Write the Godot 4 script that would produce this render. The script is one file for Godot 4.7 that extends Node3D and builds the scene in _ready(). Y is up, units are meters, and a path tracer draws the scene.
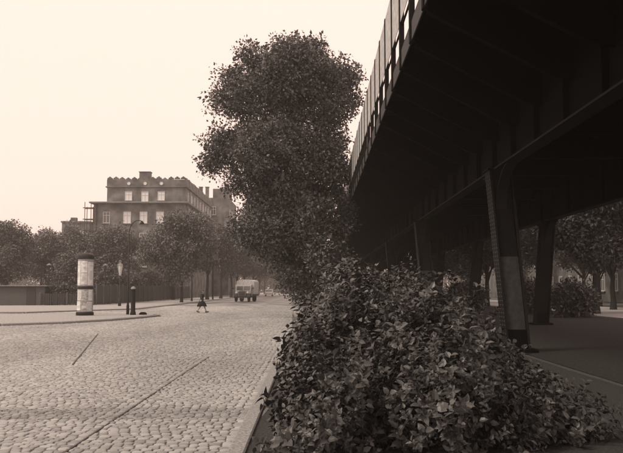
extends Node3D

var rng := RandomNumberGenerator.new()
var used := {}
var M := {}

# ------------------------------------------------------------------ small helpers
func sepia(v: float, k := 1.0) -> Color:
	# a real-world reflectance v (linear) with the brown tone of the print
	return Color(v, v * (1.0 + 0.03 * k), v * (1.0 + 0.03 * k))

func mk(v: float, rough := 0.9, k := 1.0) -> StandardMaterial3D:
	var m := StandardMaterial3D.new()
	m.albedo_color = sepia(v, k).linear_to_srgb()
	m.roughness = rough
	m.metallic_specular = 0.3
	return m

func noise_tex(sd: int, freq: float, lo: float, hi: float, oct := 4, size := 512, contrast := 1.0) -> ImageTexture:
	var n := FastNoiseLite.new()
	n.seed = sd
	n.noise_type = FastNoiseLite.TYPE_SIMPLEX_SMOOTH
	n.frequency = freq
	n.fractal_octaves = oct
	var src := n.get_seamless_image(size, size)
	var im := Image.create(size, size, false, Image.FORMAT_RGB8)
	for y in size:
		for x in size:
			var t = clamp((src.get_pixel(x, y).r - 0.5) * contrast + 0.5, 0.0, 1.0)
			var v = lo + (hi - lo) * t
			im.set_pixel(x, y, Color(v, v, v))
	im.generate_mipmaps()
	return ImageTexture.create_from_image(im)

func bump_tex(sd: int, freq: float, strength: float, oct := 4) -> ImageTexture:
	var n := FastNoiseLite.new()
	n.seed = sd
	n.noise_type = FastNoiseLite.TYPE_SIMPLEX_SMOOTH
	n.frequency = freq
	n.fractal_octaves = oct
	var im := n.get_seamless_image(512, 512)
	im.convert(Image.FORMAT_RGBA8)
	im.bump_map_to_normal_map(strength)
	return ImageTexture.create_from_image(im)

func textured(v: float, rough: float, tex: Texture2D, scale: float, nrm: Texture2D = null, nscale := 1.0, k := 1.0) -> StandardMaterial3D:
	var m := mk(v, rough, k)
	m.albedo_texture = tex
	m.uv1_triplanar = true
	m.uv1_world_triplanar = true
	m.uv1_scale = Vector3.ONE * scale
	if nrm:
		m.normal_enabled = true
		m.normal_texture = nrm
		m.normal_scale = nscale
	return m

func leaf_mat(v: float, bl: float, k := 1.0) -> StandardMaterial3D:
	var m := mk(v, 0.45, k)
	m.vertex_color_use_as_albedo = true
	m.albedo_color = Color(1, 1, 1)
	m.metallic_specular = 0.5
	m.cull_mode = BaseMaterial3D.CULL_DISABLED
	m.backlight_enabled = true
	m.backlight = sepia(bl, k).linear_to_srgb()
	return m

func numbered(called: String) -> String:
	if not used.has(called):
		used[called] = 0
		return called
	used[called] += 1
	return "%s_%03d" % [called, used[called]]

func tag(o: Node, label: String, category: String, group := "", kind := "") -> void:
	if label != "":
		o.set_meta("label", label)
	if category != "":
		o.set_meta("category", category)
	if group != "":
		o.set_meta("group", group)
	if kind != "":
		o.set_meta("kind", kind)

func thing(called: String, label: String, category: String, at: Vector3, turn := 0.0, group := "") -> Node3D:
	var o := Node3D.new()
	o.name = numbered(called)
	add_child(o)
	o.position = at
	o.rotation.y = turn
	tag(o, label, category, group)
	return o

func setting(called: String, label := "", category := "") -> Node3D:
	var o := Node3D.new()
	o.name = numbered(called)
	add_child(o)
	tag(o, label, category, "", "structure")
	return o

func S() -> SurfaceTool:
	var st := SurfaceTool.new()
	st.begin(Mesh.PRIMITIVE_TRIANGLES)
	return st

func fin(st: SurfaceTool) -> ArrayMesh:
	st.generate_normals()
	return st.commit()

func obj(called: String, mesh: Mesh, m: Material, parent: Node, at := Vector3.ZERO) -> MeshInstance3D:
	var o := MeshInstance3D.new()
	if parent == self:
		o.name = numbered(called)
	else:
		o.name = called
	o.mesh = mesh
	o.material_override = m
	parent.add_child(o, true)
	o.position = at
	return o

func part(called: String, st: SurfaceTool, m: Material, parent: Node, at := Vector3.ZERO) -> MeshInstance3D:
	return obj(called, fin(st), m, parent, at)

func tri(st: SurfaceTool, a: Vector3, b: Vector3, c: Vector3, smooth := false) -> void:
	st.set_smooth_group(0 if smooth else -1)
	st.add_vertex(a); st.add_vertex(b); st.add_vertex(c)

func quad(st: SurfaceTool, a: Vector3, b: Vector3, c: Vector3, d: Vector3, smooth := false) -> void:
	tri(st, a, b, c, smooth)
	tri(st, a, c, d, smooth)

# box with chamfered edges, about a centre; b = 0 gives a plain box
func box(st: SurfaceTool, c: Vector3, s: Vector3, b := 0.0, basis := Basis.IDENTITY) -> void:
	var h := s * 0.5
	if b <= 0.0:
		var v := []
		for i in 8:
			v.append(c + basis * Vector3(h.x if i & 1 else -h.x, h.y if i & 2 else -h.y, h.z if i & 4 else -h.z))
		for f in [[0, 2, 3, 1], [4, 5, 7, 6], [0, 1, 5, 4], [2, 6, 7, 3], [0, 4, 6, 2], [1, 3, 7, 5]]:
			quad(st, v[f[0]], v[f[1]], v[f[2]], v[f[3]])
		return
	var P := {}
	for i in 8:
		var sg := Vector3(1 if i & 1 else -1, 1 if i & 2 else -1, 1 if i & 4 else -1)
		for ax in 3:
			var q := sg * (h - Vector3(b, b, b))
			q[ax] = sg[ax] * h[ax]
			P[i * 3 + ax] = c + basis * q
	for ax in 3:
		var u := (ax + 1) % 3
		var w := (ax + 2) % 3
		for sd in 2:
			var i0 = sd << ax
			quad(st, P[i0 * 3 + ax], P[(i0 | (1 << u)) * 3 + ax], P[(i0 | (1 << u) | (1 << w)) * 3 + ax], P[(i0 | (1 << w)) * 3 + ax])
		for k in 4:
			var e = ((k & 1) << u) | ((k >> 1) << w)
			var e2 = e | (1 << ax)
			quad(st, P[e * 3 + u], P[e2 * 3 + u], P[e2 * 3 + w], P[e * 3 + w])
	for i in 8:
		tri(st, P[i * 3], P[i * 3 + 1], P[i * 3 + 2])

func tube(st: SurfaceTool, pts: Array, rad: Array, n := 8, caps := true) -> void:
	var rings := []
	for i in pts.size():
		var d: Vector3 = (pts[min(i + 1, pts.size() - 1)] - pts[max(i - 1, 0)]).normalized()
		var a := Vector3(1, 0, 0) if abs(d.x) < 0.8 else Vector3(0, 0, 1)
		var u := d.cross(a).normalized()
		var w := d.cross(u)
		var r := []
		for k in n:
			var t := TAU * k / n
			r.append(pts[i] + (u * cos(t) + w * sin(t)) * rad[i])
		rings.append(r)
	for i in pts.size() - 1:
		for k in n:
			var j := (k + 1) % n
			quad(st, rings[i][k], rings[i][j], rings[i + 1][j], rings[i + 1][k], true)
	if caps:
		for k in range(1, n - 1):
			tri(st, rings[0][0], rings[0][k], rings[0][k + 1])
			tri(st, rings[-1][0], rings[-1][k + 1], rings[-1][k])

# profile: [radius, height] pairs, turned about y
func lathe(st: SurfaceTool, prof: Array, n := 24, c := Vector3.ZERO, smooth := true, sx := 1.0, sz := 1.0) -> void:
	for i in prof.size() - 1:
		for k in n:
			var a := TAU * k / n
			var b := TAU * (k + 1) / n
			var p0 := c + Vector3(cos(a) * prof[i][0] * sx, prof[i][1], sin(a) * prof[i][0] * sz)
			var p1 := c + Vector3(cos(b) * prof[i][0] * sx, prof[i][1], sin(b) * prof[i][0] * sz)
			var p2 := c + Vector3(cos(b) * prof[i + 1][0] * sx, prof[i + 1][1], sin(b) * prof[i + 1][0] * sz)
			var p3 := c + Vector3(cos(a) * prof[i + 1][0] * sx, prof[i + 1][1], sin(a) * prof[i + 1][0] * sz)
			if prof[i][0] > 0.0001:
				tri(st, p0, p1, p2, smooth)
			if prof[i + 1][0] > 0.0001:
				tri(st, p0, p2, p3, smooth)

# polygon (x, y pairs) pushed out along a third axis
func extrude(st: SurfaceTool, poly: PackedVector2Array, o: Vector3, u: Vector3, v: Vector3, w: Vector3) -> void:
	var idx := Geometry2D.triangulate_polygon(poly)
	for i in range(0, idx.size(), 3):
		var a := o + u * poly[idx[i]].x + v * poly[idx[i]].y
		var b := o + u * poly[idx[i + 1]].x + v * poly[idx[i + 1]].y
		var c := o + u * poly[idx[i + 2]].x + v * poly[idx[i + 2]].y
		tri(st, a, b, c)
		tri(st, a + w, c + w, b + w)
	for i in poly.size():
		var j := (i + 1) % poly.size()
		var a := o + u * poly[i].x + v * poly[i].y
		var b := o + u * poly[j].x + v * poly[j].y
		quad(st, a, b, b + w, a + w)

func R(a: float, b: float) -> float:
	return rng.randf_range(a, b)

# ------------------------------------------------------------------ foliage
func rand_unit() -> Vector3:
	var z := R(-1, 1)
	var t := R(0, TAU)
	var r := sqrt(1 - z * z)
	return Vector3(r * cos(t), z, r * sin(t))

func add_leaf(st: SurfaceTool, p: Vector3, dir: Vector3, nrm: Vector3, l: float, w: float, fine := false) -> void:
	var d := dir.normalized()
	var s := d.cross(nrm).normalized()
	var n := s.cross(d).normalized()
	if not fine:
		var b1 := p + d * l * 0.45 + s * w * 0.5 + n * l * 0.10
		var b2 := p + d * l * 0.45 - s * w * 0.5 + n * l * 0.10
		var t := p + d * l - n * l * 0.06
		tri(st, p, b1, t)
		tri(st, p, t, b2)
		return
	# fine leaf: folded along the midrib, arched, pointed
	var m1 := p + d * l * 0.30
	var m2 := p + d * l * 0.66 - n * l * 0.03
	var t2 := p + d * l - n * l * 0.14
	for sg in [-1.0, 1.0]:
		var e1: Vector3 = p + d * l * 0.26 + s * sg * w * 0.5 + n * w * 0.16
		var e2: Vector3 = p + d * l * 0.62 + s * sg * w * 0.42 + n * w * 0.11 - n * l * 0.03
		tri(st, p, e1, m1)
		tri(st, m1, e1, e2)
		tri(st, m1, e2, m2)
		tri(st, m2, e2, t2)

# a clump of leaves about a point, radius 1
func clump_mesh(n: int, size: float) -> ArrayMesh:
	var st := S()
	for i in n:
		var p := rand_unit() * pow(R(0, 1), 0.5)
		var d := (p.normalized() + rand_unit() * 0.9 + Vector3(0, -0.25, 0)).normalized()
		var nn := (Vector3.UP * 0.8 + rand_unit()).normalized()
		add_leaf(st, p, d, nn, size * R(0.75, 1.25), size * R(0.55, 0.8))
	return fin(st)

# a sprig: a short twig with leaves set alternately along it, pointing along +y, length 1
func sprig_mesh(n: int, leaf: float, wide := 0.58) -> ArrayMesh:
	var st := S()
	tube(st, [Vector3.ZERO, Vector3(0.03, 0.5, 0.02), Vector3(0, 0.98, 0)], [0.014, 0.010, 0.004], 4, false)
	for i in n:
		var t := (i + 1.0) / n
		var a := i * 2.4 + R(-0.5, 0.5)
		var out := Vector3(cos(a), 0, sin(a))
		var d := (out * R(0.8, 1.1) + Vector3.UP * R(0.15, 0.7)).normalized()
		var nn := (Vector3.UP + rand_unit() * 0.45).normalized()
		add_leaf(st, Vector3(0, t * 0.97, 0) + out * 0.02, d, nn, leaf * R(0.7, 1.2), leaf * wide * R(0.8, 1.15), true)
	return fin(st)

func multi(called: String, mesh: Mesh, m: Material, xf: Array, cols: Array, parent: Node) -> MultiMeshInstance3D:
	var mm := MultiMesh.new()
	mm.transform_format = MultiMesh.TRANSFORM_3D
	mm.use_colors = true
	mm.mesh = mesh
	mm.instance_count = xf.size()
	for i in xf.size():
		mm.set_instance_transform(i, xf[i])
		mm.set_instance_color(i, cols[i])
	var o := MultiMeshInstance3D.new()
	o.name = called
	o.multimesh = mm
	o.material_override = m
	parent.add_child(o, true)
	o.set_meta("kind", "stuff")
	return o

var clumps := []
var sprigs := []

# lobes: [x, y, z, radius] about the foot of the tree
func tree(called: String, label: String, group: String, at: Vector3, lobes: Array, trunk_h: float, trunk_r: float, n_clumps: int, cl: float, tone: float, bark: Material, lean := 0.0, flat := 0.85) -> Node3D:
	var t := thing(called, label, "tree", at, 0.0, group)
	var st := S()
	var top := Vector3(lean, trunk_h, 0)
	var pts := []
	var rad := []
	for i in 8:
		var k := i / 7.0
		pts.append(Vector3(lean * k * k, trunk_h * k - 0.1 * (1 - k), 0) + Vector3(R(-1, 1), 0, R(-1, 1)) * trunk_r * 0.18 * (1 if i > 0 else 0))
		rad.append(trunk_r * (1.0 - 0.55 * k) * (1.35 if i == 0 else 1.0))
	tube(st, pts, rad, 10)
	part("trunk", st, bark, t)
	var total := 0.0
	for lb in lobes:
		total += pow(lb[3], 2.2)
	var step: int = max(1, int(lobes.size() / 9.0))
	for i in range(0, lobes.size(), step):
		var lb = lobes[i]
		var e := Vector3(lb[0], lb[1], lb[2])
		var k: float = clamp((lb[1] - lb[3]) / trunk_h * R(0.55, 0.85), 0.35, 0.98)
		var s: Vector3 = Vector3(lean * k * k, trunk_h * k, 0)
		var mid: Vector3 = s.lerp(e, 0.5) + Vector3(R(-0.3, 0.3), R(0.0, 0.5), R(-0.3, 0.3)) * lb[3] * 0.5
		var ls := S()
		var r0: float = trunk_r * (0.5 - 0.25 * k)
		tube(ls, [s, mid, e], [r0, r0 * 0.62, r0 * 0.2], 6)
		part("limb", ls, bark, t)
	var xf := []
	var cols := []
	for lb in lobes:
		var n := int(n_clumps * pow(lb[3], 2.2) / total)
		var c := Vector3(lb[0], lb[1], lb[2])
		for i in n:
			var u := rand_unit()
			var rr: float = pow(R(0, 1), 0.34)
			var spray := 1.0 if i % 9 else R(1.1, 1.32)
			var bump := spray + 0.26 * sin(u.x * 5.0 + lb[0] * 3.0) * sin(u.y * 6.0 + lb[1]) + 0.14 * sin(u.z * 9.0 + u.x * 4.0 + lb[2])
			var p: Vector3 = c + u * rr * lb[3] * 0.94 * bump * Vector3(1, flat, 1)
			var sc := cl * R(0.7, 1.3)
			xf.append(Transform3D(Basis(rand_unit(), R(0, TAU)).scaled(Vector3(sc, sc, sc)), p))
			cols.append(sepia(tone * R(0.72, 1.32)))
	multi("crown", clumps[rng.randi() % clumps.size()], M.leaf, xf, cols, t)
	return t

# a plain crown made of random lobes inside an ellipsoid
func lobes_in(cx: float, cy: float, cz: float, rx: float, ry: float, rz: float, n: int, r: float) -> Array:
	var out := [[cx, cy, cz, r * 1.25]]
	for i in n:
		var u := rand_unit() * R(0.55, 1.0)
		var q := r * R(0.6, 1.15)
		out.append([cx + u.x * max(rx - q, 0.1), cy + u.y * max(ry - q, 0.1), cz + u.z * max(rz - q, 0.1), q])
	return out

func shrub(label: String, at: Vector3, w: float, h: float, dp: float, n: int, len: float, leaves: int, tone := 0.060) -> Node3D:
	var t := thing("leafy_shrub", label, "shrub", at, 0.0, "shrubs on the planted strip beside the kerb")
	for i in 7:
		var st := S()
		var a := TAU * i / 7 + R(-0.3, 0.3)
		var b := Vector3(cos(a) * 0.10, -0.03, sin(a) * 0.10)
		var e := Vector3(cos(a) * w * R(0.3, 0.6), h * R(0.65, 0.9), sin(a) * dp * R(0.3, 0.6))
		var mid := b.lerp(e, 0.5) + Vector3(R(-0.1, 0.1), 0.12, R(-0.1, 0.1))
		tube(st, [b, mid, e], [0.018, 0.012, 0.005], 5)
		part("stem", st, M.twig, t)
	var xf := []
	var cols := []
	for i in n:
		# a dome with an uneven, lumpy outline
		var a := R(0, TAU)
		var el := asin(R(-0.05, 1.0))
		var u := Vector3(cos(a) * cos(el), sin(el), sin(a) * cos(el))
		var lump := 1.0 + 0.20 * sin(a * 3.0 + at.x * 5.0 + el * 4.0) + 0.15 * sin(a * 7.0 + at.z * 3.0 + el * 6.0) + R(-0.06, 0.10)
		var rr: float = pow(R(0.12, 1.0), 0.4) * lump
		var p := Vector3(u.x * w, 0.03 + u.y * h * 0.92, u.z * dp) * rr
		var up := (u + Vector3.UP * 0.45 + rand_unit() * 0.65).normalized()
		var side := up.cross(rand_unit()).normalized()
		var sc := len * R(0.65, 1.3) * (1.3 if i % 17 == 0 else 1.0)
		p = p - up * sc * 0.6
		p.y = max(p.y, 0.02)
		xf.append(Transform3D(Basis(side, up, side.cross(up)).scaled(Vector3(sc, sc, sc)), p))
		cols.append(sepia(tone * (0.45 + 1.35 * pow(R(0.0, 1.0), 1.6))))
	multi("foliage", sprigs[rng.randi() % sprigs.size()], M.shrub_leaf, xf, cols, t)
	if leaves > 0:
		var lm := []
		for v in 4:
			var ls := S()
			add_leaf(ls, Vector3.ZERO, Vector3(0, 0, 1), Vector3.UP, 0.085 * (0.85 + 0.12 * v), 0.048 + 0.005 * v, true)
			lm.append(fin(ls))
		for i in leaves:
			var a := R(PI * 0.08, PI * 0.92)
			var el := asin(R(0.0, 0.98))
			var u := Vector3(cos(a) * cos(el), sin(el), sin(a) * cos(el))
			var p := Vector3(u.x * w, 0.05 + u.y * h * 0.92, u.z * dp) * R(0.98, 1.12)
			var f := (u + Vector3(0, R(-0.7, 0.3), 0) + rand_unit() * 0.6).normalized()
			var o := obj("leaf", lm[i % 4], M.single_leaf[i % 4], t, p)
			o.basis = Basis.looking_at(-f, (Vector3.UP + rand_unit() * 0.7).normalized())
	return t

# ------------------------------------------------------------------ smooth bodies (surface nets over tapered capsules)
func capsule_d(p: Vector3, b: Array) -> float:
	var a: Vector3 = b[0]
	var ab: Vector3 = b[1] - a
	var t: float = clamp((p - a).dot(ab) / max(ab.length_squared(), 1e-9), 0.0, 1.0)
	return (p - a - ab * t).length() - lerp(b[2], b[3], t)

func nets(st: SurfaceTool, bones: Array, cell: float, k: float) -> void:
	var lo := Vector3(1e9, 1e9, 1e9)
	var hi := -lo
	for b in bones:
		for e in [[b[0], b[2]], [b[1], b[3]]]:
			lo = lo.min(e[0] - Vector3.ONE * (e[1] + cell * 3))
			hi = hi.max(e[0] + Vector3.ONE * (e[1] + cell * 3))
	var nx := int((hi.x - lo.x) / cell) + 2
	var ny := int((hi.y - lo.y) / cell) + 2
	var nz := int((hi.z - lo.z) / cell) + 2
	var F := PackedFloat32Array()
	F.resize(nx * ny * nz)
	F.fill(1.0)
	var pad := k * 1.5 + cell * 2.0
	var first := PackedByteArray()
	first.resize(nx * ny * nz)
	for b in bones:
		var bl: Vector3 = b[0].min(b[1]) - Vector3.ONE * (max(b[2], b[3]) + pad) - lo
		var bh: Vector3 = b[0].max(b[1]) + Vector3.ONE * (max(b[2], b[3]) + pad) - lo
		for z in range(max(0, int(bl.z / cell)), min(nz, int(bh.z / cell) + 1)):
			for y in range(max(0, int(bl.y / cell)), min(ny, int(bh.y / cell) + 1)):
				for x in range(max(0, int(bl.x / cell)), min(nx, int(bh.x / cell) + 1)):
					var i := (z * ny + y) * nx + x
					var d := capsule_d(lo + Vector3(x, y, z) * cell, b)
					var o := F[i]
					var hh: float = max(k - abs(o - d), 0.0) / k
					F[i] = min(o, d) - hh * hh * k * 0.25
	var V := {}
	for z in nz - 1:
		for y in ny - 1:
			for x in nx - 1:
				var i := (z * ny + y) * nx + x
				var s := Vector3.ZERO
				var c := 0
				var v0 := F[i]
				for e in 12:
					var ax := e >> 2
					var q := e & 3
					var da := [0, 0, 0]
					da[(ax + 1) % 3] = q & 1
					da[(ax + 2) % 3] = q >> 1
					var ia = i + da[0] + da[1] * nx + da[2] * nx * ny
					var ib = ia + [1, nx, nx * ny][ax]
					var fa := F[ia]
					var fb := F[ib]
					if (fa < 0) != (fb < 0):
						var p := Vector3(da[0], da[1], da[2])
						p[ax] += fa / (fa - fb)
						s += p
						c += 1
				if c > 0:
					V[i] = lo + (Vector3(x, y, z) + s / c) * cell
	var off := [1, nx, nx * ny]
	for i in V:
		for ax in 3:
			var j = i + off[ax]
			if j >= F.size() or (F[i] < 0) == (F[j] < 0):
				continue
			var a = off[(ax + 1) % 3]
			var b = off[(ax + 2) % 3]
			if V.has(i - a) and V.has(i - b) and V.has(i - a - b):
				if F[i] < 0:
					quad(st, V[i], V[i - b], V[i - a - b], V[i - a], true)
				else:
					quad(st, V[i], V[i - a], V[i - a - b], V[i - b], true)

# ------------------------------------------------------------------ scene
func _ready() -> void:
	rng.seed = 20
	var cam := Camera3D.new()
	cam.name = "camera"
	cam.position = Vector3(0, 1.6, 0)
	cam.rotation_degrees.x = 4.512
	cam.fov = 31.92
	cam.near = 0.1
	cam.far = 2500
	add_child(cam)
	cam.current = true

	var we := WorldEnvironment.new()
	we.name = "world_environment"
	var env := Environment.new()
	env.background_mode = Environment.BG_SKY
	var sm := ProceduralSkyMaterial.new()
	sm.sky_top_color = Color(0.985, 0.866, 0.815)
	sm.sky_horizon_color = Color(0.985, 0.864, 0.81)
	sm.sky_curve = 0.2
	sm.ground_bottom_color = Color(0.30, 0.28, 0.25)
	sm.ground_horizon_color = Color(0.75, 0.70, 0.65)
	sm.sun_angle_max = 1.0
	var sky := Sky.new()
	sky.sky_material = sm
	env.sky = sky
	env.tonemap_mode = Environment.TONE_MAPPER_LINEAR
	env.tonemap_exposure = 1.32
	env.sdfgi_enabled = true
	env.ssao_enabled = true
	env.ssil_enabled = true
	env.fog_enabled = true
	env.fog_density = 0.0009
	env.fog_light_color = Color(0.96, 0.94, 0.91)
	we.environment = env
	add_child(we)

	var sun := DirectionalLight3D.new()
	sun.name = "sun"
	sun.light_energy = 0.5
	sun.light_color = Color(1.0, 0.94, 0.86)
	sun.light_angular_distance = 14.0
	sun.shadow_enabled = true
	sun.rotation_degrees = Vector3(-48, -62, 0)
	add_child(sun)

	materials()
	ground_and_roads()
	viaduct()
	buildings()
	plants()
	street_things()
	vehicles()
	person()

func materials() -> void:
	var soft := noise_tex(3, 0.012, 0.72, 1.0, 5)
	var fine := noise_tex(5, 0.05, 0.62, 1.0, 5)
	var blot := noise_tex(8, 0.006, 0.66, 1.0, 4, 512, 1.4)
	var b1 := bump_tex(11, 0.06, 5.0)
	M.ground = textured(0.16, 0.95, fine, 0.25, b1, 0.6)
	M.soil = textured(0.075, 0.95, fine, 0.9, b1, 1.0)
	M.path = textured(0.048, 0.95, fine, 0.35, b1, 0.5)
	M.joint = textured(0.20, 0.95, fine, 0.7, b1, 0.8)
	M.road_far = textured(0.39, 0.92, blot, 0.09)
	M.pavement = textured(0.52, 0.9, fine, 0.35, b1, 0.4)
	M.kerb = textured(0.42, 0.85, fine, 0.8, b1, 0.5)
	M.edging = textured(0.11, 0.9, fine, 0.8, b1, 0.5)
	M.cobble = mk(0.2, 0.82)
	M.cobble.vertex_color_use_as_albedo = true
	M.cobble.albedo_color = Color(1, 1, 1)
	M.cobble.normal_enabled = true
	M.cobble.normal_texture = b1
	M.cobble.normal_scale = 0.6
	M.cobble.uv1_triplanar = true
	M.cobble.uv1_world_triplanar = true
	M.cobble.uv1_scale = Vector3.ONE * 2.0
	M.stone = []
	for v in [0.31, 0.37, 0.42, 0.48]:
		M.stone.append(textured(v, 0.82, fine, 2.0, b1, 0.6))
	M.tar = mk(0.10, 0.8)
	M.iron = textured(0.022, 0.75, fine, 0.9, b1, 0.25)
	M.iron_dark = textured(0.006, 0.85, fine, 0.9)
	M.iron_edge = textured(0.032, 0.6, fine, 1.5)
	M.rivet = mk(0.08, 0.6)
	for q in [M.iron, M.iron_dark, M.iron_edge]:
		q.metallic_specular = 0.12
	M.band = textured(0.075, 0.75, soft, 0.8, b1, 0.3)
	M.panel = textured(0.62, 0.6, soft, 0.7)
	M.fascia = textured(0.075, 0.7, soft, 0.6)
	M.brick = textured(0.25, 0.9, blot, 0.12)
	M.brick_dark = textured(0.20, 0.9, blot, 0.12)
	M.stucco = textured(0.24, 0.9, blot, 0.1)
	M.trim = textured(0.28, 0.85, soft, 0.3)
	M.roof = textured(0.12, 0.85, blot, 0.2)
	M.frame = mk(0.62, 0.6)
	M.curtain = mk(0.78, 0.5)
	M.glass = mk(0.06, 0.08)
	M.glass.metallic_specular = 0.8
	M.wood = textured(0.10, 0.9, fine, 0.5)
	M.wood_light = textured(0.17, 0.9, fine, 0.5)
	M.bark = textured(0.055, 0.95, fine, 1.2, b1, 1.5)
	M.twig = mk(0.07, 0.9)
	M.leaf = leaf_mat(0.07, 0.03)
	M.shrub_leaf = leaf_mat(0.08, 0.015)
	M.single_leaf = []
	for v in [0.04, 0.065, 0.10, 0.15]:
		var q := leaf_mat(v, 0.03)
		q.vertex_color_use_as_albedo = false
		q.albedo_color = sepia(v).linear_to_srgb()
		M.single_leaf.append(q)
	M.black = mk(0.02, 0.6)
	M.dark_metal = mk(0.03, 0.55)
	M.white_paint = mk(0.7, 0.5)
	M.lamp_glass = mk(0.65, 0.15)
	for i in 3:
		clumps.append(clump_mesh(18, 0.48))
	for i in 2:
		sprigs.append(sprig_mesh(11, 0.30))

# ---- ground, roads, pavements
func sheet(poly: PackedVector2Array, y: float, thick: float) -> SurfaceTool:
	# poly in (x, z)
	var st := S()
	extrude(st, poly, Vector3(0, y, 0), Vector3(1, 0, 0), Vector3(0, 0, 1), Vector3(0, -thick, 0))
	return st

func cobble_mesh(sd: int) -> ArrayMesh:
	var r := RandomNumberGenerator.new()
	r.seed = sd
	var st := S()
	var rings := []
	for lv in [[0.5, -0.5], [0.495, 0.26], [0.46, 0.42], [0.34, 0.5]]:
		var ring := []
		for k in 8:
			var t := TAU * k / 8
			var c := Vector2(cos(t), sin(t))
			c = c / max(abs(c.x), abs(c.y))
			if lv[0] > 0.0:
				c *= (0.86 if k % 2 else 0.95) + r.randf() * 0.06
			ring.append(Vector3(c.x * lv[0], lv[1] + r.randf_range(-0.05, 0.05), c.y * lv[0]))
		rings.append(ring)
	for i in 3:
		for k in 8:
			var j := (k + 1) % 8
			quad(st, rings[i][k], rings[i][j], rings[i + 1][j], rings[i + 1][k], true)
	for k in 8:
		tri(st, rings[3][k], rings[3][(k + 1) % 8], Vector3(0, 0.52, 0), true)
	return fin(st)

var island := PackedVector2Array()
var far_walk := PackedVector2Array()

func kerb_along(parent: Node, pts: Array, inward: float, h: float, w: float, l: float, m: Material = M.kerb) -> void:
	# a row of separate kerbstones along a line, w wide towards the given side
	for i in pts.size() - 1:
		var a: Vector3 = pts[i]
		var b: Vector3 = pts[i + 1]
		var d := b - a
		var n: int = max(1, int(round(d.length() / l)))
		var u := d / n
		var side := Vector3(-u.z, 0, u.x).normalized() * inward
		for k in n:
			var st := S()
			var c := a + u * (k + 0.5) + side * w * 0.5
			var bs := Basis(u.normalized(), Vector3.UP, u.normalized().cross(Vector3.UP))
			box(st, Vector3.ZERO, Vector3(u.length() - 0.012, h + 0.2, w), 0.015, bs)
			part("kerbstone", st, m, parent, Vector3(c.x, (h - 0.2) * 0.5 + R(-0.004, 0.004), c.z))

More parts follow.
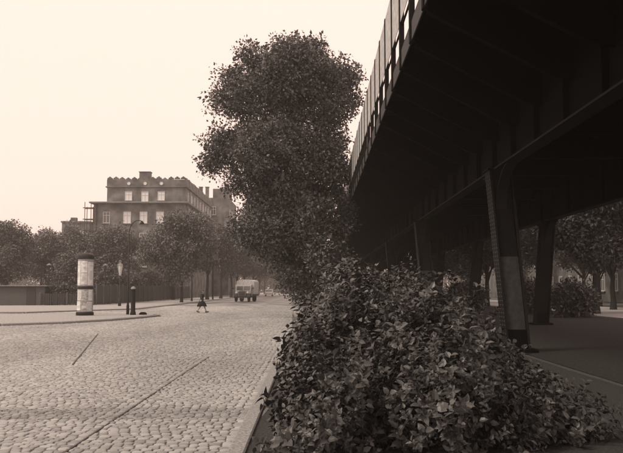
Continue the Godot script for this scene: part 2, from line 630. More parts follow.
func ground_and_roads() -> void:
	var g := setting("ground", "bare open ground spreading away on all sides of the street", "ground")
	part("soil_sheet", sheet(PackedVector2Array([Vector2(-420, 60), Vector2(420, 60), Vector2(420, -560), Vector2(-420, -560)]), -0.06, 0.3), M.ground, g)

	# the cobbled street with its junction opening to the left
	var road := setting("cobbled_street", "wide grey cobbled street running away to the horizon", "street")
	part("roadbed", sheet(PackedVector2Array([Vector2(-0.8, 20), Vector2(-0.8, -420), Vector2(-13.7, -420), Vector2(-13.7, -62.0), Vector2(-16.0, -58.2), Vector2(-19.0, -52.6), Vector2(-60, -42), Vector2(-60, 20)]), -0.012, 0.2), M.road_far, road)
	part("bedding", sheet(PackedVector2Array([Vector2(-0.8, 4), Vector2(-0.8, -73.8), Vector2(-13.6, -73.8), Vector2(-13.6, -62.2), Vector2(-15.9, -58.4), Vector2(-18.9, -52.9), Vector2(-34, -44), Vector2(-34, 4)]), -0.006, 0.004), M.joint, road)

	island = PackedVector2Array([Vector2(-34, -31.0), Vector2(-20, -33.2), Vector2(-13.5, -34.6), Vector2(-11.6, -36.6), Vector2(-10.2, -39.9), Vector2(-9.4, -43.5), Vector2(-9.05, -46.6), Vector2(-9.3, -47.9), Vector2(-10.0, -48.8), Vector2(-12.0, -49.2), Vector2(-34, -46.5)])
	var variants := []
	for i in 5:
		variants.append(cobble_mesh(40 + i))
	var bins := [[], [], [], [], []]
	var bcol := [[], [], [], [], []]
	var singles := 0
	var d := 7.0
	var tone_noise := FastNoiseLite.new()
	tone_noise.seed = 4
	tone_noise.frequency = 0.16
	tone_noise.fractal_octaves = 3
	while d < 74.0:
		var big := 1.0 if d < 24.0 else (1.35 if d < 42.0 else 2.0)
		var pitch := (0.10 + R(-0.008, 0.008)) * big
		var left := -(0.405 * d + 1.2)
		if d > 62:
			left = max(left, -13.6)
		elif d > 52:
			left = max(left, lerp(-18.8, -13.7, (d - 52.0) / 10.0))
		var x := -0.80 - R(0.0, 0.025)
		while x > left:
			var w := R(0.085, 0.125) * big
			if d < 19.0 and x > -2.43 and x - w < -2.405:
				if x + 2.408 > 0.04:
					w = x + 2.408
				else:
					x = -2.432
			var xc := x - w * 0.5
			var zc := -d + R(-0.01, 0.01) + 0.035 * sin(xc * 0.9)
			x -= w + R(0.004, 0.011)
			if d > 30 and Geometry2D.is_point_in_polygon(Vector2(xc, zc), island):
				continue
			var tn := tone_noise.get_noise_2d(xc, d * 0.35)
			var tone := 0.32 * (1.0 + 0.30 * tn) * R(0.76, 1.24)
			var y := 0.006 + R(-0.006, 0.006)
			var bs := Basis(Vector3.UP, R(-0.06, 0.06)) * Basis(Vector3(1, 0, 0), R(-0.04, 0.04)) * Basis(Vector3(0, 0, 1), R(-0.04, 0.04))
			bs = bs.scaled_local(Vector3(w, 0.045, pitch - 0.007))
			if d > 9.9 and singles < 300 and xc > -0.42 * d:
				var o := obj("cobblestone", variants[rng.randi() % 5], M.stone[clampi(int((tone - 0.23) / 0.045), 0, 3)], road, Vector3(xc, y - 0.022, zc))
				o.basis = bs
				singles += 1
			else:
				var v := rng.randi() % 5
				bins[v].append(Transform3D(bs, Vector3(xc, y - 0.022, zc)))
				bcol[v].append(sepia(tone))
		d += pitch
	for v in 5:
		multi("cobbles", variants[v], M.cobble, bins[v], bcol[v], road)
	# the lengthwise seam between two paving lanes and a tarred joint across the junction
	var st := S()
	box(st, Vector3(-2.42, -0.001, -12.5), Vector3(0.020, 0.016, 13), 0.003)
	part("paving_seam", st, M.tar, road)
	st = S()
	var a := Vector3(-7.61, 0.012, -28.46)
	var b := Vector3(-5.04, 0.012, -16.9)
	var dr := (b - a).normalized()
	box(st, (a + b) * 0.5, Vector3(0.032, 0.02, (b - a).length()), 0.004, Basis(dr.cross(Vector3.UP) * -1.0, Vector3.UP, dr))
	part("tarred_joint", st, M.tar, road)

	# corner pavement with the advertising column
	var iw := setting("corner_pavement", "pale paved street corner with a rounded kerb carrying the advertising column", "pavement")
	part("paving", sheet(Geometry2D.offset_polygon(island, -0.20)[0], 0.095, 0.3), M.pavement, iw)
	var kp := []
	for p in island:
		kp.append(Vector3(p.x, 0, p.y))
	var turn := -1.0
	kerb_along(iw, kp, -turn, 0.10, 0.20, 0.95)

	# pavement on the far side of the side street, turning along the main street
	var fw := setting("far_pavement", "pale pavement in front of the fence beyond the side street", "pavement")
	far_walk = PackedVector2Array([Vector2(-60, -42.2), Vector2(-19.0, -52.8), Vector2(-16.0, -58.4), Vector2(-13.9, -62.2), Vector2(-13.9, -330), Vector2(-19.6, -330), Vector2(-20.4, -74.5), Vector2(-60, -66)])
	part("paving", sheet(far_walk, 0.095, 0.3), M.pavement, fw)
	kerb_along(fw, [Vector3(-36, 0, -48.3), Vector3(-19.0, 0, -52.7), Vector3(-16.0, 0, -58.3), Vector3(-13.7, 0, -62.1), Vector3(-13.7, 0, -110)], 1.0, 0.10, 0.20, 1.6)

	# planted strip, kerb, edging and the walk under the viaduct
	var bed := setting("planted_strip", "dark earth strip under the bushes between kerb and viaduct", "ground")
	part("earth", sheet(PackedVector2Array([Vector2(-0.62, 20), Vector2(4.78, 20), Vector2(6.2, -180), Vector2(-0.62, -180)]), 0.06, 0.3), M.soil, bed)
	kerb_along(bed, [Vector3(-0.79, 0, 2), Vector3(-0.79, 0, -70)], 1.0, 0.10, 0.17, 1.1)
	kerb_along(bed, [Vector3(4.80, 0, 2), Vector3(5.10, 0, -60)], 1.0, 0.085, 0.08, 1.0, M.edging)
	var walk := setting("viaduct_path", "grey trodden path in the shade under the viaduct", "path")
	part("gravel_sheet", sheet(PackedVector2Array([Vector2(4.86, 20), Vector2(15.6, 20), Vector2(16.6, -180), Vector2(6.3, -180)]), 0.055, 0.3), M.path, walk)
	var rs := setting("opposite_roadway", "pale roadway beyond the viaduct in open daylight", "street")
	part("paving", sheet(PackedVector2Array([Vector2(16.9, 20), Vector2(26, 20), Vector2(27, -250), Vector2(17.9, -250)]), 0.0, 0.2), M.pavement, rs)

# ---- the elevated railway
func pillar(parent: Node, side: float, bx: float, z: float, detailed: bool) -> void:
	# side -1: street row (leans towards the street going up), +1: far row
	var p := Node3D.new()
	p.name = "pillar"
	parent.add_child(p, true)
	p.position = Vector3(bx, 0.05, z)
	var lean := 0.085 * side
	var H := 4.55
	var xat := func(y: float) -> float: return lean * y
	var slab := func(st: SurfaceTool, y0: float, y1: float, x0: float, x1: float, z0: float, z1: float) -> void:
		var v := []
		for i in 8:
			var y: float = y1 if i & 2 else y0
			v.append(Vector3((x1 if i & 1 else x0) + xat.call(y), y, z1 if i & 4 else z0))
		for f in [[0, 2, 3, 1], [4, 5, 7, 6], [0, 1, 5, 4], [2, 6, 7, 3], [0, 4, 6, 2], [1, 3, 7, 5]]:
			quad(st, v[f[0]], v[f[1]], v[f[2]], v[f[3]])
	var st := S()
	slab.call(st, 2.35, H, -0.215, 0.215, -0.20, 0.20)
	part("shaft", st, M.iron, p)
	st = S()
	slab.call(st, 0.56, 2.349, -0.22, 0.22, -0.205, 0.205)
	part("painted_band", st, M.band if side < 0.0 else M.iron, p)
	st = S()
	slab.call(st, 0.0, 0.559, -0.24, 0.24, -0.225, 0.225)
	part("painted_foot", st, M.iron_dark, p)
	st = S()
	box(st, Vector3(0, 0.03, 0), Vector3(0.86, 0.12, 0.80), 0.02)
	part("base_plate", st, M.iron_dark, p)
	# corner flanges, proud of the faces
	for sx in [-1, 1]:
		st = S()
		slab.call(st, 0.09, H, sx * 0.262 - 0.022, sx * 0.262 + 0.022, -0.27, 0.27)
		part("flange", st, M.iron_edge if detailed else M.iron, p)
	if detailed:
		# rivets down the outer flange faces and their front edges
		var rv := S()
		for r in 43:
			var y := 0.16 + r * 0.10
			for sx in [-1, 1]:
				for zz in [-0.22, 0.0, 0.22]:
					var c := Vector3(sx * 0.284 + xat.call(y), y, zz)
					for k in 6:
						var a0 := TAU * k / 6
						var a1 := TAU * (k + 1) / 6
						tri(rv, c + Vector3(sx * 0.016, 0, 0), c + Vector3(0, cos(a0), sin(a0)) * 0.024, c + Vector3(0, cos(a1), sin(a1)) * 0.024)
		var o := part("rivets", rv, M.rivet, p)
		o.set_meta("kind", "stuff")
	st = S()
	box(st, Vector3(xat.call(H) as float, H - 0.03, 0), Vector3(0.66, 0.05, 0.62), 0.008)
	part("cap_plate", st, M.iron, p)
	# curved brackets fore and aft up to the girder
	for sz in [-1.0, 1.0]:
		var poly := PackedVector2Array()
		var edge := []
		for i in 13:
			var t := PI * 0.5 * i / 12.0
			var q := Vector2(0.2 + 1.5 * (1.0 - cos(t)), 3.55 + 1.0 * sin(t))
			edge.append(q)
			poly.append(q)
		poly.append(Vector2(0.2, 4.55))
		var o0 := Vector3(xat.call(4.3) - 0.02, 0, 0)
		st = S()
		extrude(st, poly, o0, Vector3(0, 0, sz), Vector3(0, 1, 0), Vector3(0.04, 0, 0))
		part("bracket_web", st, M.iron_dark, p)
		st = S()
		for i in 12:
			var e0: Vector2 = edge[i]
			var e1: Vector2 = edge[i + 1]
			var hw := 0.13
			var x := o0.x + 0.02
			quad(st, Vector3(x - hw, e0.y, sz * e0.x), Vector3(x + hw, e0.y, sz * e0.x), Vector3(x + hw, e1.y, sz * e1.x), Vector3(x - hw, e1.y, sz * e1.x), true)
			quad(st, Vector3(x - hw, e0.y - 0.03, sz * (e0.x + 0.02)), Vector3(x + hw, e0.y - 0.03, sz * (e0.x + 0.02)), Vector3(x + hw, e1.y - 0.03, sz * (e1.x + 0.01)), Vector3(x - hw, e1.y - 0.03, sz * (e1.x + 0.01)), true)
			for hs in [-hw, hw]:
				quad(st, Vector3(x + hs, e0.y, sz * e0.x), Vector3(x + hs, e1.y, sz * e1.x), Vector3(x + hs, e1.y - 0.03, sz * (e1.x + 0.01)), Vector3(x + hs, e0.y - 0.03, sz * (e0.x + 0.02)))
		part("bracket_flange", st, M.iron_edge, p)

func viaduct() -> void:
	var v := thing("elevated_railway", "dark iron elevated railway viaduct on riveted pillars overhanging the bushes", "viaduct", Vector3.ZERO, -0.0076)
	var z0 := 8.0
	var z1 := -150.0
	var zl := z0 - z1
	var zm := (z0 + z1) * 0.5
	var st := S()
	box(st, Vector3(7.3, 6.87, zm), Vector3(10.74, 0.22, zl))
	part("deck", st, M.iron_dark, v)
	# long plate girders with flanges and stiffeners
	for gx in [4.54, 10.06]:
		st = S()
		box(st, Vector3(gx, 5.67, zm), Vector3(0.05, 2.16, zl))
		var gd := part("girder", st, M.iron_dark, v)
		st = S()
		box(st, Vector3(gx, 4.575, zm), Vector3(0.34, 0.04, zl))
		part("lower_flange", st, M.iron_edge, gd)
		st = S()
		var zz := z0 - 0.8
		while zz > z1:
			for sx in [-1, 1]:
				box(st, Vector3(gx + sx * 0.085, 5.67, zz), Vector3(0.115, 2.12, 0.05))
			zz -= 1.93
		var sf := part("stiffeners", st, M.iron_dark, gd)
		sf.set_meta("kind", "stuff")
	# cross beams and stringers under the deck
	var zz2 := 6.0
	while zz2 > z1:
		st = S()
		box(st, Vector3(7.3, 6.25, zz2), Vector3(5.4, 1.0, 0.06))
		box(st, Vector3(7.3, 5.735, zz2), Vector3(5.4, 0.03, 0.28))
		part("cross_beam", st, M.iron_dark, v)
		zz2 -= 3.86
	for sx in [5.9, 7.3, 8.7]:
		st = S()
		box(st, Vector3(sx, 6.55, zm), Vector3(0.05, 0.40, zl))
		box(st, Vector3(sx, 6.34, zm), Vector3(0.2, 0.03, zl))
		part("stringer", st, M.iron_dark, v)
	# cantilever brackets carrying the gangways, one for each railing bay
	var bay := 1.93
	var n := int(zl / bay)
	var bm := S()
	extrude(bm, PackedVector2Array([Vector2(0, 0), Vector2(2.56, 0), Vector2(2.56, -1.5), Vector2(2.2, -1.42), Vector2(0.0, -0.26)]), Vector3(0, 0, -0.02), Vector3(1, 0, 0), Vector3(0, 1, 0), Vector3(0, 0, 0.04))
	box(bm, Vector3(1.1, -0.84, 0), Vector3(2.49, 0.03, 0.16), 0.0, Basis(Vector3(0, 0, 1), -0.485))
	var bmesh := fin(bm)
	for i in n:
		var z := z0 - 0.5 - i * bay
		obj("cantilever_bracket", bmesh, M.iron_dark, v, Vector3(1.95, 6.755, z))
		var o := obj("cantilever_bracket", bmesh, M.iron_dark, v, Vector3(12.65, 6.755, z))
		o.rotation.y = PI
	# railings
	for sd in [0, 1]:
		var rx := 1.93 if sd == 0 else 12.67
		var out := -1.0 if sd == 0 else 1.0
		var rl := Node3D.new()
		rl.name = "railing"
		v.add_child(rl, true)
		rl.position = Vector3(rx, 6.98, z0)
		st = S()
		box(st, Vector3(0, 2.12, -zl * 0.5), Vector3(0.07, 0.10, zl), 0.012)
		part("top_rail", st, M.iron, rl)
		st = S()
		box(st, Vector3(0, 0.60, -zl * 0.5), Vector3(0.035, 0.06, zl), 0.006)
		part("middle_rail", st, M.iron, rl)
		st = S()
		box(st, Vector3(0, 0.03, -zl * 0.5), Vector3(0.05, 0.06, zl), 0.006)
		part("bottom_rail", st, M.iron, rl)
		var ps := S()
		box(ps, Vector3(0, 0.82, 0), Vector3(0.11, 2.50, 0.18), 0.01)
		var pmesh := fin(ps)
		var ns := S()
		box(ns, Vector3(0, 1.35, 0), Vector3(0.012, 1.43, bay - 0.16))
		var nmesh := fin(ns)
		var fs := S()
		box(fs, Vector3(0, -0.20, 0), Vector3(0.03, 0.39, bay - 0.16), 0.006)
		var fmesh := fin(fs)
		for i in n:
			var z := -0.5 - i * bay
			obj("post", pmesh, M.iron, rl, Vector3(out * 0.022, 0, z))
			obj("panel", nmesh, M.panel, rl, Vector3(out * 0.05, 0, z - bay * 0.5))
			obj("fascia_plate", fmesh, M.fascia, rl, Vector3(out * 0.025, 0, z - bay * 0.5))
	for i in 10:
		var z := -4.8 - 15.0 * i
		pillar(v, -1.0, 4.93, z, i > 0 and i < 4)
		pillar(v, 1.0, 9.72, z, false)

# ---- buildings
func window_unit(parent: Node, c: Vector3, w: float, h: float, face: String, curtained: bool) -> void:
	# c: centre on the wall plane; face "front" looks to +z, "side" looks to +x
	var bs := Basis.IDENTITY if face == "front" else Basis(Vector3.UP, PI * 0.5 if face == "side" else -PI * 0.5)
	var f := Node3D.new()
	f.name = "window"
	parent.add_child(f, true)
	f.transform = Transform3D(bs, c)
	var st := S()
	box(st, Vector3(0, 0, 0.03), Vector3(w - 0.06, h - 0.06, 0.03))
	part("pane", st, M.curtain if curtained else M.glass, f)
	st = S()
	for s in [-1, 1]:
		box(st, Vector3(s * (w * 0.5 - 0.04), 0, 0.05), Vector3(0.08, h, 0.12))
		box(st, Vector3(0, s * (h * 0.5 - 0.04), 0.05), Vector3(w - 0.162, 0.08, 0.118))
	box(st, Vector3(0, -0.02, 0.06), Vector3(0.07, h - 0.17, 0.08))
	box(st, Vector3(0, h * 0.18, 0.058), Vector3(w - 0.17, 0.06, 0.07))
	part("frame", st, M.frame, f)
	st = S()
	box(st, Vector3(0, -h * 0.5 - 0.07, 0.12), Vector3(w + 0.3, 0.12, 0.24), 0.02)
	part("sill", st, M.trim, f)

func buildings() -> void:
	# corner house with a crenellated attic
	var o := Vector3(-22.3, 0, -140)
	var h := thing("corner_house", "large dark brick corner house with battlemented attic behind the trees", "building", o)
	var st := S()
	box(st, Vector3(-8.1, 8.35, -18.4), Vector3(16.2, 16.7, 38.0))
	part("wall", st, M.brick, h)
	st = S()
	box(st, Vector3(-7.05, 18.2, -18.4), Vector3(14.0, 2.9, 36.8))
	part("upper_wall", st, M.brick, h)
	st = S()
	box(st, Vector3(-8.1, 16.8, -18.2), Vector3(17.4, 0.28, 39.6), 0.05)
	part("cornice", st, M.trim, h)
	st = S()
	box(st, Vector3(-7.05, 19.72, -18.4), Vector3(14.5, 0.22, 37.3), 0.04)
	part("string_course", st, M.brick_dark, h)
	st = S()
	box(st, Vector3(-7.05, 20.42, -18.4), Vector3(14.1, 1.2, 36.9))
	var at := part("attic_wall", st, M.brick_dark, h)
	var mw := S()
	extrude(mw, PackedVector2Array([Vector2(-0.5, -0.2), Vector2(0.5, -0.2), Vector2(0.42, 0.05), Vector2(0.22, 0.12), Vector2(0.1, 0.27), Vector2(-0.1, 0.27), Vector2(-0.22, 0.12), Vector2(-0.42, 0.05)]), Vector3(0, 0, -0.22), Vector3(1, 0, 0), Vector3(0, 1, 0), Vector3(0, 0, 0.44))
	var mm := fin(mw)
	for i in 13:
		obj("merlon", mm, M.brick_dark, at, Vector3(-13.6 + i * 1.09, 21.2 + R(-0.12, 0.16), -0.24))
	for i in 24:
		var mo := obj("merlon", mm, M.brick_dark, at, Vector3(-0.24, 21.2 + R(-0.08, 0.10), -1.4 - i * 1.5))
		mo.rotation.y = PI * 0.5
	# low hipped roof behind the attic
	st = S()
	var e := [Vector3(-13.7, 21.02, -0.8), Vector3(-0.4, 21.02, -0.8), Vector3(-0.4, 21.02, -36.4), Vector3(-13.7, 21.02, -36.4)]
	var r0 := Vector3(-7.4, 22.3, -7.5)
	var r1 := Vector3(-7.4, 22.3, -30)
	tri(st, e[0], e[1], r0)
	quad(st, e[1], e[2], r1, r0)
	tri(st, e[2], e[3], r1)
	quad(st, e[3], e[0], r0, r1)
	quad(st, e[0], e[1], e[2], e[3])
	var rf := part("roof", st, M.roof, h)
	st = S()
	box(st, Vector3(-8.1, 22.2, -4.0), Vector3(2.0, 1.3, 1.4), 0.04)
	box(st, Vector3(-8.1, 22.92, -4.0), Vector3(2.2, 0.14, 1.6), 0.03)
	part("chimney", st, M.brick_dark, rf)
	for x in [-10.2, -7.3, -4.4]:
		window_unit(h, Vector3(x, 18.08 if x != -7.3 else 17.9, 0.0), 1.25, 1.6 if x != -7.3 else 1.9, "front", true)
		window_unit(h, Vector3(x - 0.05, 14.2, 0.60), 1.35, 2.1, "front", true)
		window_unit(h, Vector3(x - 0.05, 10.4, 0.60), 1.35, 2.1, "front", false)
		window_unit(h, Vector3(x - 0.05, 6.5, 0.60), 1.35, 2.1, "front", false)
		st = S()
		tube(st, [Vector3(0, 0, 0.01), Vector3(0, 0, 0.08)], [0.30, 0.30], 12)
		part("round_window", st, M.curtain, h, Vector3(x, 20.35, 0.0))
		st = S()
		lathe(st, [[0.30, 0.0], [0.30, 0.12], [0.40, 0.12], [0.40, 0.0]], 14)
		var rg := part("window_surround", st, M.trim, h, Vector3(x, 20.35, 0.0))
		rg.rotation.x = PI * 0.5
	for x in [-13.9, -1.6]:
		for y in [14.2, 10.4, 6.5]:
			window_unit(h, Vector3(x, y, 0.60), 1.2, 2.0, "front", false)
	for i in 9:
		for y in [18.1, 14.2, 10.4, 6.5]:
			window_unit(h, Vector3(0.002 if y < 17 else -0.048, y, -2.6 - i * 3.9), 1.25, 1.9 if y < 17 else 1.5, "side", i % 4 == 1)
	# quoins and downpipe
	st = S()
	tube(st, [Vector3(-15.6, 0, 0.75), Vector3(-15.6, 16.6, 0.75)], [0.09, 0.09], 8)
	part("downpipe", st, M.dark_metal, h)

	# neighbour with three chimneys and a bare end wall
	var nb := thing("chimney_house", "dark house with tall end wall and three chimneys beside the corner house", "building", Vector3(-18.9, 0, -180))
	st = S()
	box(st, Vector3(-7.0, 11.2, -9.0), Vector3(14.0, 22.4, 18.0))
	part("wall", st, M.brick_dark, nb)
	st = S()
	box(st, Vector3(-2.0, 23.6, -5.0), Vector3(3.9, 2.4, 5.0), 0.05)
	part("stair_tower", st, M.brick_dark, nb)
	for i in 3:
		st = S()
		box(st, Vector3(0, 1.3, 0), Vector3(0.75, 2.6, 0.8), 0.03)
		box(st, Vector3(0, 2.68, 0), Vector3(0.95, 0.16, 1.0), 0.02)
		part("chimney", st, M.brick_dark, nb, Vector3(-8.1 + i * 1.45, 22.4, -2.0))
	for i in 4:
		for y in [19.0, 15.2, 11.4, 7.6]:
			window_unit(nb, Vector3(0.002, y, -2.5 - i * 3.9), 1.2, 1.9, "side", i == 1)
	for x in [-10.5, -7.0, -3.5]:
		for y in [19.4, 15.4]:
			window_unit(nb, Vector3(x, y, 0.002), 1.2, 1.9, "front", false)

	# house far left, mostly hidden
	var lh := thing("flat_topped_house", "square flat topped house rising behind the trees at far left", "building", Vector3(-48.4, 0, -162))
	st = S()
	box(st, Vector3(0, 7.6, -6.0), Vector3(5.6, 15.2, 12.0))
	part("wall", st, M.brick, lh)
	st = S()
	box(st, Vector3(0, 15.35, -6.0), Vector3(6.0, 0.34, 12.4), 0.05)
	part("cornice", st, M.trim, lh)
	for x in [-1.4, 1.2]:
		for y in [12.6, 9.0, 5.4]:
			window_unit(lh, Vector3(x, y, 0.002), 1.1, 1.8, "front", y > 12 and x > 0)
	st = S()
	box(st, Vector3(-1.5, 16.0, -4.0), Vector3(1.2, 1.1, 1.0), 0.03)
	part("chimney", st, M.brick_dark, lh)

	# tenement across the opposite roadway
	var tn := thing("tenement_block", "long dark tenement block behind the trees beyond the viaduct", "building", Vector3(36.5, 0, -46))
	st = S()
	box(st, Vector3(6, 9.5, -75), Vector3(12, 19, 150))
	part("wall", st, M.brick_dark, tn)
	st = S()
	box(st, Vector3(5.8, 19.1, -75), Vector3(12.8, 0.3, 151), 0.05)
	part("cornice", st, M.trim, tn)
	for i in 20:
		for y in [2.4, 6.2, 10.0, 13.8]:
			window_unit(tn, Vector3(-0.002, y, -3.0 - i * 4.2), 1.3, 2.1, "left", false)
	# scaffold beside the corner house
	var sc := thing("scaffold_tower", "thin timber scaffold tower standing against the corner house", "scaffold", Vector3(-39.2, 0, -139.2))
	for x in [-0.6, 0.5]:
		for z in [-0.7, 0.7]:
			st = S()
			tube(st, [Vector3(x, -0.05, z), Vector3(x, 16.5 + 0.5 * z, z)], [0.07, 0.06], 6)
			part("pole", st, M.wood, sc)
	for i in 8:
		var y := 1.8 + i * 2.0
		for z in [-0.78, 0.78]:
			st = S()
			tube(st, [Vector3(-0.95, y, z), Vector3(0.85, y, z)], [0.05, 0.05], 5)
			part("ledger", st, M.wood, sc)
		if i > 3:
			st = S()
			box(st, Vector3(-0.05, y + 0.08, 0), Vector3(1.7, 0.05, 1.5))
			part("platform", st, M.wood_light, sc)

	# shed at the left edge
	var sh := thing("garden_shed", "low shed with a pale flat roof at the left edge", "shed", Vector3(-28.5, 0.0, -76))
	st = S()
	box(st, Vector3(0, 0.92, -1.4), Vector3(6.0, 1.84, 2.8))
	part("wall", st, M.wood_light, sh)
	st = S()
	box(st, Vector3(0, 1.90, -1.35), Vector3(6.5, 0.11, 3.3), 0.02)
	part("roof", st, M.trim, sh)
	st = S()
	box(st, Vector3(1.7, 0.9, 0.03), Vector3(0.85, 1.7, 0.05), 0.01)
	part("door", st, M.wood, sh)

	# board fence along the far pavement
	fence("tall dark board fence along the pavement below the corner house", Vector3(-20.5, 0.09, -75.5), Vector3(-19.7, 0.09, -128), 1.95)
	fence("low dark board fence between shed and advertising column", Vector3(-25.3, 0.09, -74.2), Vector3(-20.6, 0.09, -75.2), 1.15)

func fence(label: String, a: Vector3, b: Vector3, h: float) -> void:
	var d := b - a
	var l := d.length()
	var f := thing("board_fence", label, "fence", a, atan2(-d.z, d.x), "board fences by the far pavement")
	var n := int(l / 2.4)
	var st := S()
	var x := 0.06
	while x < l:
		var w := R(0.12, 0.16)
		box(st, Vector3(x, h * 0.5 + R(-0.02, 0.02), 0), Vector3(w, h - 0.1, 0.025))
		x += w + R(0.015, 0.05)
	var bd := part("boards", st, M.wood, f)
	bd.set_meta("kind", "stuff")
	for i in n + 1:
		st = S()
		box(st, Vector3(0, h * 0.5, 0.07), Vector3(0.14, h + 0.1, 0.10), 0.01)
		part("post", st, M.wood_light, f, Vector3(l * i / n, 0, 0))
	for y in [0.3, h - 0.35]:
		st = S()
		box(st, Vector3(l * 0.5, y, -0.04), Vector3(l, 0.09, 0.05))
		part("rail", st, M.wood, f)

# ---- trees and shrubs
func plants() -> void:
	# the tall tree on the strip, leaning away from the viaduct
	var big := [[-0.67, 13.95, 1.93], [-2.86, 13.95, 1.7], [1.07, 13.36, 1.59], [-1.54, 15.3, 0.91], [0.2, 15.42, 0.8], [-3.57, 15.13, 0.8], [-4.13, 12.18, 1.59], [-1.53, 11.89, 2.05], [1.07, 11.6, 1.48], [-5.14, 9.85, 1.36], [-2.96, 9.85, 1.93], [-0.66, 9.56, 2.05], [1.06, 9.56, 1.14], [-5.71, 8.69, 0.8], [-3.81, 7.82, 1.36], [-1.52, 7.25, 1.93], [0.77, 7.25, 1.36], [-2.37, 5.24, 1.82], [-0.09, 5.24, 1.82], [1.62, 5.24, 0.91], [-3.5, 4.67, 1.25], [-1.51, 3.53, 1.48], [0.77, 3.53, 1.36], [-4.42, 13.65, 0.8], [1.94, 13.65, 0.91], [2.34, 12.48, 0.57], [0.9, 8.5, 1.4], [-2.4, 6.5, 1.5], [1.7, 6.3, 1.0], [1.5, 7.9, 0.9]]
	var lb := []
	for b in big:
		var zz: float = R(-1.6, 1.6) if b[2] > 1.2 else R(-0.6, 1.0)
		lb.append([b[0] + 0.1, b[1], zz, b[2]])
	for q in [[-1.0, 2.0, 0.6, 1.0], [0.3, 1.9, 0.8, 1.0], [1.2, 2.1, 0.2, 0.9], [-0.4, 1.2, 1.0, 0.7], [0.6, 1.1, 1.0, 0.8]]:
		lb.append(q)
	for i in 14:
		var b = big[(i * 5) % big.size()]
		lb.append([b[0] * 0.6 - 0.6, b[1] * 0.96, (-1.0 if i % 2 else 1.0) * R(1.5, 2.8), b[2] * 0.95])
	tree("street_tree", "tallest leafy street tree standing beside the viaduct railing", "street trees", Vector3(-0.1, 0.05, -45), lb, 11.5, 0.30, 7600, 0.36, 0.11, M.bark, -1.6, 0.80)

	# left side of the main street
	tree("street_tree", "round crowned tree by the pavement in front of the corner house", "street trees", Vector3(-14.7, 0.09, -90), lobes_in(-0.4, 6.4, 0, 5.6, 4.8, 4.2, 30, 1.6), 4.5, 0.17, 2800, 0.50, 0.12, M.bark)
	tree("street_tree", "slim young tree just right of the round crowned tree", "street trees", Vector3(-14.9, 0.09, -99), lobes_in(0, 6.2, 0, 2.4, 3.2, 2.2, 10, 1.2), 4.4, 0.11, 800, 0.45, 0.105, M.bark)
	var names := ["first tree of the left roadside row behind the lorry", "second tree of the left roadside row behind the lorry", "third tree of the left roadside row behind the lorry", "fourth tree of the left roadside row behind the lorry", "fifth tree of the left roadside row behind the lorry", "sixth tree of the left roadside row behind the lorry", "seventh tree of the left roadside row behind the lorry", "farthest tree of the left roadside row behind the lorry"]
	var ds := [113.0, 127.0, 142.0, 158.0, 176.0, 196.0, 218.0, 244.0]
	for i in 8:
		var top := R(5.2, 6.0)
		tree("street_tree", names[i], "roadside trees behind the lorry", Vector3(-14.6 + R(-0.3, 0.3), 0.09, -ds[i]), lobes_in(0.8, 7.6, 0, 4.6, 4.0, 4.2, 16, 1.9), top, 0.24, 1000, 0.64, 0.08, M.bark)
	# right side of the street, beyond the tall tree
	var rn := ["nearest dark tree on the strip behind the tallest tree", "second dark tree on the strip behind the tallest tree", "third dark tree on the strip behind the tallest tree", "fourth dark tree on the strip behind the tallest tree", "farthest dark tree on the strip behind the tallest tree"]
	var rd := [62.0, 84.0, 108.0, 140.0, 185.0]
	for i in 5:
		tree("street_tree", rn[i], "trees on the strip beside the viaduct", Vector3(-0.3, 0.05, -rd[i]), lobes_in(-1.2, 7.4, 0, 4.2, 4.2, 4.0, 18, 1.8), 6.0, 0.25, 1400, 0.55, 0.06, M.bark)
	# garden trees in front of and beside the corner house
	var gt := [
		["bushy tree between advertising column and round crowned tree", -25.5, -104.0, 4.6, 4.9, 4.2, 0.115, 1500],
		["bushy tree right behind the advertising column", -31.0, -106.0, 3.8, 4.9, 4.0, 0.12, 1300],
		["tree half hidden behind the round crowned tree", -19.5, -112.0, 4.6, 4.8, 4.2, 0.10, 1400],
		["broad tree just left of the advertising column", -35.0, -108.0, 4.2, 4.8, 4.2, 0.115, 1500],
		["tall tree standing before the flat topped house", -42.2, -124.0, 4.6, 6.2, 4.6, 0.12, 1500],
		["wide tree above the shed at the left", -38.5, -100.0, 4.8, 4.7, 4.6, 0.11, 1700],
		["outermost tree at the left margin", -45.5, -108.0, 5.0, 4.6, 4.6, 0.115, 1500],
		["low tree behind the board fence left of the lamp", -27.5, -92.0, 3.0, 2.6, 2.6, 0.11, 900],
	]
	for g in gt:
		tree("garden_tree", g[0], "garden trees left of the street", Vector3(g[1], -0.05, g[2]), lobes_in(0, g[4] + 1.2, 0, g[3], g[4], g[5], 16, 1.7), g[4] + 1.0, 0.2, g[7], 0.52, g[6], M.bark)
	# low growth behind the low fence and around the shed
	var hs := [[-24.5, -77.5, "dark low bush beside the garden shed"], [-22.4, -78.5, "dark low bush behind the advertising column"], [-26.4, -80.5, "round bush behind the garden shed roof"]]
	for q in [[-22.5, -88.0, "tall bush behind the board fence right of the lantern"], [-22.8, -97.0, "second tall bush behind the board fence near the tree trunk"], [-22.0, -108.0, "third tall bush behind the far end of the board fence"]]:
		tree("tall_bush", q[2], "bushes behind the board fence", Vector3(q[0], -0.05, q[1]), lobes_in(0, 2.4, 0, 2.6, 2.3, 3.4, 12, 1.2), 1.4, 0.08, 800, 0.46, 0.085, M.bark)
	for q in hs:
		tree("low_bush", q[2], "bushes by the shed", Vector3(q[0], -0.05, q[1]), lobes_in(0, 1.1, 0, 1.7, 1.2, 1.4, 8, 0.8), 0.7, 0.06, 420, 0.40, 0.062, M.bark)

